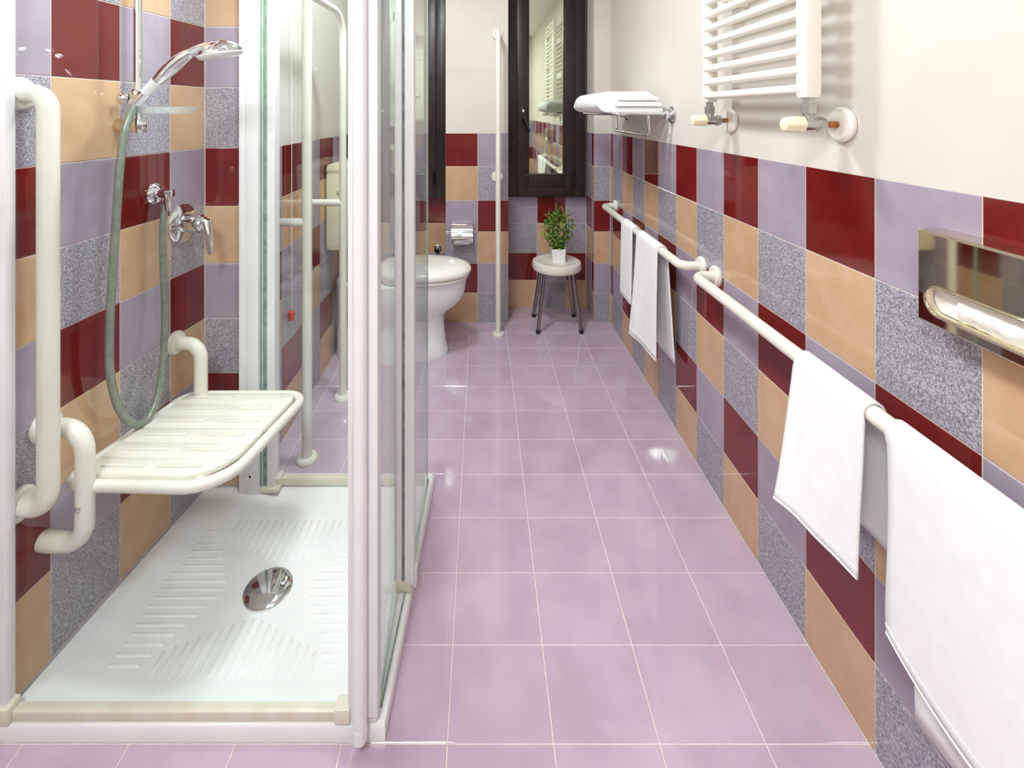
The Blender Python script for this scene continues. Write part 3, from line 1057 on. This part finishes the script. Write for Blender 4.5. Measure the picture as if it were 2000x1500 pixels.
# ------------------------------------------------------------------ stool and plant
SX, SY = 0.472, 3.050
so_ = thing('stool', (SX, SY, 0), 'round white stool with four steel legs in the window alcove', 'stool')
MB().lathe([(.120, .358), (.149, .356), (.153, .362), (.153, .388), (.149, .400), (.138, .4065), (.126, .4075), (.118, .4045), (.06, .4035), (.004, .4035)], (SX, SY, 0), (0, 0, 1), 56).build('seat', 'nylon', so_)
for (ax, ay) in ((-1, -1), (1, -1), (-1, 1), (1, 1)):
    top = V(SX + ax * .085, SY + ay * .085, .362); bot = V(SX + ax * .130, SY + ay * .118, .012)
    lg = MB().tube([top, bot], .0115, 16).build('leg', 'steel', so_)
    MB().lathe([(.0115, 0), (.0135, .003), (.0135, .02), (.012, .024)], (bot.x, bot.y, .0005), (0, 0, 1), 14).build('foot', 'rubber', lg)

pl = thing('potted_plant', (SX + .007, SY - .005, .4035), 'small leafy green plant in a white square pot on the stool', 'potted plant')
PX, PY, PZ = SX + .007, SY - .005, .4038
hw = .0415
rg = lambda s, z: [V(PX + x * s, PY + y * s, z) for x, y in ((-hw, -hw), (hw, -hw), (hw, hw), (-hw, hw))]
MB().loft([rg(.93, PZ), rg(1.0, PZ + .082), rg(.9, PZ + .082), rg(.88, PZ + .072)]).build('pot', 'pot', pl, smooth=False)
MB().loft([rg(.86, PZ + .066), rg(.89, PZ + .073)]).build('soil', 'soil', pl, smooth=False)


def leaf_mesh(key):
    me = bpy.data.meshes.new('leaf')
    vs_ = [(0, 0, 0), (.3, -.19, .05), (.3, 0, -.01), (.3, .19, .05), (.65, -.17, .03), (.65, 0, -.03), (.65, .17, .03), (1, 0, -.09),
           (.3, 0, -.035), (.65, 0, -.055)]
    fs_ = [(0, 1, 2), (0, 2, 3), (1, 4, 5, 2), (2, 5, 6, 3), (4, 7, 5), (5, 7, 6), (0, 8, 1), (0, 3, 8), (1, 8, 9, 4), (8, 3, 6, 9), (4, 9, 7), (9, 6, 7)]
    me.from_pydata(vs_, [], fs_)
    me.materials.append(M[key]); me.shade_smooth()
    return me


LM = {'leaf': leaf_mesh('leaf'), 'leafp': leaf_mesh('leafp')}
rnd = random.Random(3)
nst = 17
count = 0
for i in range(nst):
    a = 2 * math.pi * i / nst + rnd.uniform(-.2, .2)
    spread_ = rnd.uniform(.055, .105) if i % 3 else rnd.uniform(.01, .05)
    hgt = rnd.uniform(.13, .215) if i % 4 else rnd.uniform(.20, .245)
    b0 = V(PX + math.cos(a) * .018, PY + math.sin(a) * .018, PZ + .07)
    tip = V(PX + math.cos(a) * spread_ * 1.05, PY + math.sin(a) * spread_ * .7, PZ + .08 + hgt)
    mid = (b0 + tip) / 2 + V(math.cos(a) * spread_ * .35, math.sin(a) * spread_ * .35, -.005)
    pth = smooth_path([b0, mid, tip], 6)
    s_ = MB().tube(pth, [0.0022 - 0.0012 * k / (len(pth) - 1) for k in range(len(pth))], 6).build('stem', 'stem', pl)
    nl = int(8 + hgt * 36)
    for k in range(nl):
        t = 0.12 + 0.88 * k / (nl - 1)
        f_ = t * (len(pth) - 1); j = min(int(f_), len(pth) - 2)
        pos = pth[j].lerp(pth[j + 1], f_ - j)
        az = a + k * 2.4 + rnd.uniform(-.4, .4)
        el = rnd.uniform(.15, 1.0) if k < nl - 1 else 1.3
        L = rnd.uniform(.030, .050)
        o = bpy.data.objects.new('leaf', LM['leafp' if rnd.random() < .10 else 'leaf'])
        COL.objects.link(o); o.parent = pl
        o.matrix_local = Matrix.Translation(pos - ORG[pl.name]) @ Matrix.Rotation(az, 4, 'Z') @ Matrix.Rotation(-el, 4, 'Y') @ Matrix.Rotation(rnd.uniform(-.6, .6), 4, 'X') @ Matrix.Scale(L, 4)
        count += 1

# ------------------------------------------------------------------ right wall: horizontal grab rails
RX = 0.742; RZ = 0.765


def rail(name, y0, y1, label):
    t = thing(name, (XR, (y0 + y1) / 2, RZ), label, 'grab rail', 'horizontal grab rails on the tiled wall')
    MB().tube(fillet([(XR, y0, RZ), (RX, y0, RZ), (RX, y1, RZ), (XR, y1, RZ)], 0.042, 8), 0.0172, 20).build('bar', 'nylon', t)
    for y in (y0, y1):
        flange(V(XR, y, RZ), (-1, 0, 0), 0.036, 0.016, t)
    return t


rail('grab_rail', 1.800, 2.955, 'white horizontal grab rail at the far end of the tiled wall')
rail('grab_rail', 0.30, 1.690, 'white horizontal grab rail nearest the viewer on the tiled wall')


# towels hung over the rails
def towel(name, y0, y1, zf, zb_, label, cat, seed, flare=0.02, group='white towels hung over the grab rails', round_far=0.0, bflare=0.012, slant=0.0, backshift=0.0):
    """cloth over the rail: front flap ends at height zf, rear flap at zb_; y0 near edge, y1 far edge"""
    R_ = 0.0172 + 0.004
    prof_ = []
    nf, na, nb = 22, 8, 18
    for i in range(nf):
        t = 1 - i / nf
        prof_.append((-1, t))
    for i in range(na + 1):
        prof_.append((0, math.pi * i / na))
    for i in range(1, nb + 1):
        prof_.append((1, i / nb))
    ny = 26
    vs_ = []; fs_ = []
    for j in range(ny + 1):
        v = j / ny
        y = y0 + (y1 - y0) * v
        for (kind, t) in prof_:
            wv = math.sin(v * 5.2 + seed) * 0.5 + math.sin(v * 11.0 + seed * 2.1) * 0.22
            if kind == -1:
                drop = (RZ - zf) * t
                dz_ = slant * (v - .5) * t
                x = RX - R_ - flare * (t ** 1.2) * (.08 + 1.0 * v) - 0.008 * wv * t
                rr = 0.0
                if round_far > 0:
                    c = max(0.0, (v - (1 - .45)) / .45)
                    rr = round_far * c ** 2.2 * max(0, (t - .55) / .45)
                yy = y + (y1 - y0) * .03 * math.sin(t * 4 + seed) * (v - .5)
                vs_.append(V(x, yy, RZ - drop + dz_ + rr))
            elif kind == 0:
                vs_.append(V(RX - R_ * math.cos(t), y, RZ + R_ * math.sin(t)))
            else:
                x = min(RX + R_ + bflare * t + 0.005 * wv * t, XR - 0.008)
                vs_.append(V(x, y + backshift * t, RZ - (RZ - zb_) * t + slant * .5 * (v - .5) * t))
    n_ = len(prof_)
    for j in range(ny):
        for i in range(n_ - 1):
            fs_.append((j * n_ + i, j * n_ + i + 1, (j + 1) * n_ + i + 1, (j + 1) * n_ + i))
    mb_ = MB(); mb_.add(vs_, fs_)
    o = mb_.solo(name, 'towel', (RX, (y0 + y1) / 2, RZ + R_), label, cat, group, angle=80)
    md = o.modifiers.new('thickness', 'SOLIDIFY')
    md.thickness = 0.0045; md.offset = 0
    # folded hem along the front bottom edge, and the stitched line above it
    idx = [j * n_ for j in range(ny + 1)]
    hem = MB(); hem.tube([vs_[i] + V(-.0005, 0, .001) for i in idx], .0032, 8)
    hem.build('hem', 'towel', o)
    sti = MB(); sti.tube([vs_[i + 1].lerp(vs_[i + 2], .3) + V(-.0022, 0, 0) for i in idx], .0010, 6)
    sti.build('hem_stitching', 'towel', o)
    return o


towel('towel', 2.325, 2.50, 0.415, 0.45, 'narrow white towel, the farthest on the far grab rail', 'towel', 0.4, flare=.010)
towel('towel', 1.995, 2.255, 0.315, 0.30, 'long white towel on the far grab rail, nearer of its two', 'towel', 2.2, flare=.030, bflare=.03)
towel('towel', 0.918, 1.118, 0.452, 0.488, 'short white towel on the near grab rail', 'towel', 1.1, flare=.045, bflare=.022, backshift=-.025)
towel('towel', 0.40, 0.868, 0.38, 0.275, 'large white bath towel hanging at the right edge', 'towel', 4.0, flare=-.010, round_far=.065, bflare=.012, slant=-.09)

# ------------------------------------------------------------------ chrome shelf with folded towel
sh = thing('towel_shelf', (XR, 2.42, E - .012), 'chrome wall shelf holding a folded towel', 'shelf')
SZ_ = E - 0.010
y0, y1, xo = 2.085, 2.74, 0.575
MB().tube(fillet([(XR - .004, y0, SZ_), (xo, y0, SZ_), (xo, y1, SZ_), (XR - .004, y1, SZ_)], .022, 6), .0075, 14).build('frame_rail', 'chrome', sh)
for x in (0.63, 0.685, 0.74):
    MB().tube([(x, y0, SZ_), (x, y1, SZ_)], .005, 12).build('shelf_bar', 'chrome', sh)
for y in (y0, y1):
    f_ = MB().lathe([(.036, 0), (.037, .004), (.030, .012), (.016, .016)], (XR, y, SZ_ - .004), (-1, 0, 0), 28).build('rosette', 'chrome', sh)
    MB().lathe([(.014, .010), (.018, .016), (.018, .034), (.010, .038)], (XR, y, SZ_ - .004), (-1, 0, 0), 20).build('mount', 'chrome', f_)
MB().tube(fillet([(0.722, 2.10, SZ_), (0.722, 2.10, SZ_ - .092), (0.722, 2.60, SZ_ - .092), (0.722, 2.60, SZ_)], .016, 6), .0068, 14).build('towel_bar', 'chrome', sh)

# folded towel: three stacked folds with a rounded outer end
ft = thing('folded_towel', (0.66, 2.42, SZ_ + .008), 'thick folded white towel lying on the chrome shelf', 'towel')


def fold(x0, x1, z0, z1, ya, yb, seed, name):
    h = (z1 - z0) / 2; zc = (z0 + z1) / 2
    prof_ = []
    for k in range(9):
        a = math.pi / 2 + math.pi * k / 8
        prof_.append((x0 + h * 1.1 + math.cos(a) * h * 1.1, zc + math.sin(a) * h))
    for k in range(5):
        a = -math.pi / 2 + math.pi * k / 4
        prof_.append((x1 - h * .6 + math.cos(a) * h * .6, zc + math.sin(a) * h))
    rings_ = []
    ny = 14
    for j in range(ny + 1):
        v = j / ny
        y = ya + (yb - ya) * v
        e_ = min(v, 1 - v)
        s = 1 - .32 * max(0, 1 - e_ / .06) ** 2
        wob = .003 * math.sin(v * 7 + seed)
        rings_.append([V(x + wob, y, z0 + (z - z0) * s) for (x, z) in prof_])
    return MB().loft(rings_).build(name, 'towel', ft, angle=70)


fold(0.512, 0.770, SZ_ + .006, SZ_ + .100, 2.135, 2.71, 0.3, 'towel_fold')
fold(0.575, 0.785, SZ_ + .034, SZ_ + .058, 2.118, 2.72, 1.7, 'towel_fold')
fold(0.590, 0.775, SZ_ + .060, SZ_ + .080, 2.122, 2.715, 2.9, 'towel_fold')
fold(0.560, 0.790, SZ_ + .008, SZ_ + .032, 2.122, 2.715, 2.1, 'towel_fold')

# ------------------------------------------------------------------ towel radiator
ra = thing('towel_radiator', (0.745, 1.345, E + .03), 'white ladder towel radiator with ivory valve knobs', 'radiator')
zb0, zt0 = E + 0.029, E + 0.95
YN1, YF1 = 1.10, 1.592
for (y, x) in ((YN1, 0.740), (YF1, 0.748)):
    MB().box((x - .019, y - .021, zb0), (x + .019, y + .021, zt0), .012).build('post', 'radenamel', ra)
zz = zb0 + .022; kk = 0
while zz < zt0 - .02:
    if kk not in (9, 17):
        MB().tube([(0.731, YN1, zz), (0.737, YF1, zz)], .0122, 14).build('bar', 'radenamel', ra)
    zz += .0433; kk += 1
for (y, x) in ((YN1, 0.740), (YF1, 0.748)):
    v_ = MB().lathe([(.012, 0), (.012, -.012), (.017, -.013), (.017, -.034), (.012, -.036), (.012, -.05)], (x, y, zb0), (0, 0, 1), 6).build('valve', 'brasscol', ra)
    zc = zb0 - .058
    MB().tube([(x - .012, y, zc), (x + .020, y, zc)], .0145, 18).build('valve_body', 'brasscol', v_)
    MB().tube([(x, y, zc), (x, y, zb0 - .03)], .0125, 16).build('valve_neck', 'brasscol', v_)
    MB().lathe([(.014, .018), (.017, .020), (.017, .034), (.013, .036)], (x, y, zc), (1, 0, 0), 6).build('nut', 'brasscol', v_)
    MB().tube([(x + .03, y, zc), (XR, y, zc)], .0075, 12).build('pipe', 'copper', v_)
    flange(V(XR, y, zc), (-1, 0, 0), .040, .014, v_, 'radenamel', 'pipe_rosette')
    kp = []
    nk = 36
    for (r_, h_) in ((.010, .010), (.0185, .014), (.0190, .030), (.0168, .050), (.0150, .056), (.011, .058)):
        kp.append([V(x - h_, y + math.cos(2 * math.pi * i / nk) * r_ * (1 + .05 * math.cos(6 * 2 * math.pi * i / nk)), zc + math.sin(2 * math.pi * i / nk) * r_ * (1 + .05 * math.cos(6 * 2 * math.pi * i / nk))) for i in range(nk)])
    MB().loft(kp).build('knob', 'knob', v_)
for (z, y) in ((zb0 + .30, 1.2), (zb0 + .30, 1.5), (zb0 + .75, 1.2), (zb0 + .75, 1.5)):
    MB().tube([(0.736, y, z), (XR, y, z)], .009, 12).build('wall_bracket', 'radenamel', ra)

# ------------------------------------------------------------------ tissue dispenser
di = thing('tissue_dispenser', (XR, 0.735, E - .29), 'polished metal tissue dispenser with a long rounded slot', 'tissue dispenser')
dx = 0.775; ya, yb = 0.600, 0.866; z0, z1 = E - .368, E - .208
zc = E - .3235; sh_ = .0225
# front plate with a stadium slot, as a bridged ring
NS = 48
sy0, sy1 = ya + .018, yb - .020


def stadium(r, x):
    out = []
    for k in range(NS):
        a = 2 * math.pi * k / NS
        cy = sy1 - sh_ if math.cos(a) >= 0 else sy0 + sh_
        out.append(V(x, cy + r * math.cos(a), zc + r * math.sin(a)))
    return out


def rect(x):
    out = []
    cy = (ya + yb) / 2; hy = (yb - ya) / 2
    for k in range(NS):
        a = 2 * math.pi * (k) / NS
        c, s = math.cos(a), math.sin(a)
        # walk the rectangle by matching angle octants
        mx_ = max(abs(c), abs(s))
        yy = cy + hy * c / mx_
        up = s / mx_
        zz_ = zc + (z1 - zc) * up if up >= 0 else zc + (zc - z0) * up
        out.append(V(x, yy, zz_))
    return out


mb = MB()
mb.loft([rect(XR - .001), rect(dx + .004), [V(dx, p.y + (0.004 if p.y < ya + .001 else -.004 if p.y > yb - .001 else 0), p.z + (.004 if p.z < z0 + .001 else -.004 if p.z > z1 - .001 else 0)) for p in rect(dx)], stadium(sh_ + .001, dx), stadium(sh_, dx + .012)], cap=False)
mb.build('cover', 'nickel', di, angle=30)
st_ = stadium(sh_ + .0015, dx - .001)
MB().tube(st_, .0032, 10, closed=True).build('slot_rim', 'nickel', di)
# paper inside the slot: a crumpled surface
mb = MB()
vs_ = []; fs_ = []
ny, nz = 40, 10
for j in range(ny + 1):
    for i in range(nz + 1):
        y = sy0 - .004 + (sy1 - sy0 + .008) * j / ny
        z = zc - sh_ * 1.1 + sh_ * 2.2 * i / nz
        bulge = .010 * math.sin(math.pi * i / nz) if y < sy1 - .045 else .0
        vs_.append(V(dx + .014 - bulge - .003 * noise.noise(V(y * 60, z * 90, 1.3)), y, z))
for j in range(ny):
    for i in range(nz):
        a_ = j * (nz + 1) + i
        fs_.append((a_, a_ + 1, a_ + nz + 2, a_ + nz + 1))
mb.add(vs_, fs_)
tis = mb.solo('paper_tissue', 'paper', (dx + .014, 0.735, zc), 'crumpled white tissue showing in the metal dispenser slot', 'tissue', angle=80)
md = tis.modifiers.new('thickness', 'SOLIDIFY'); md.thickness = .0015

print('leaves', count, 'objects', len(bpy.data.objects))
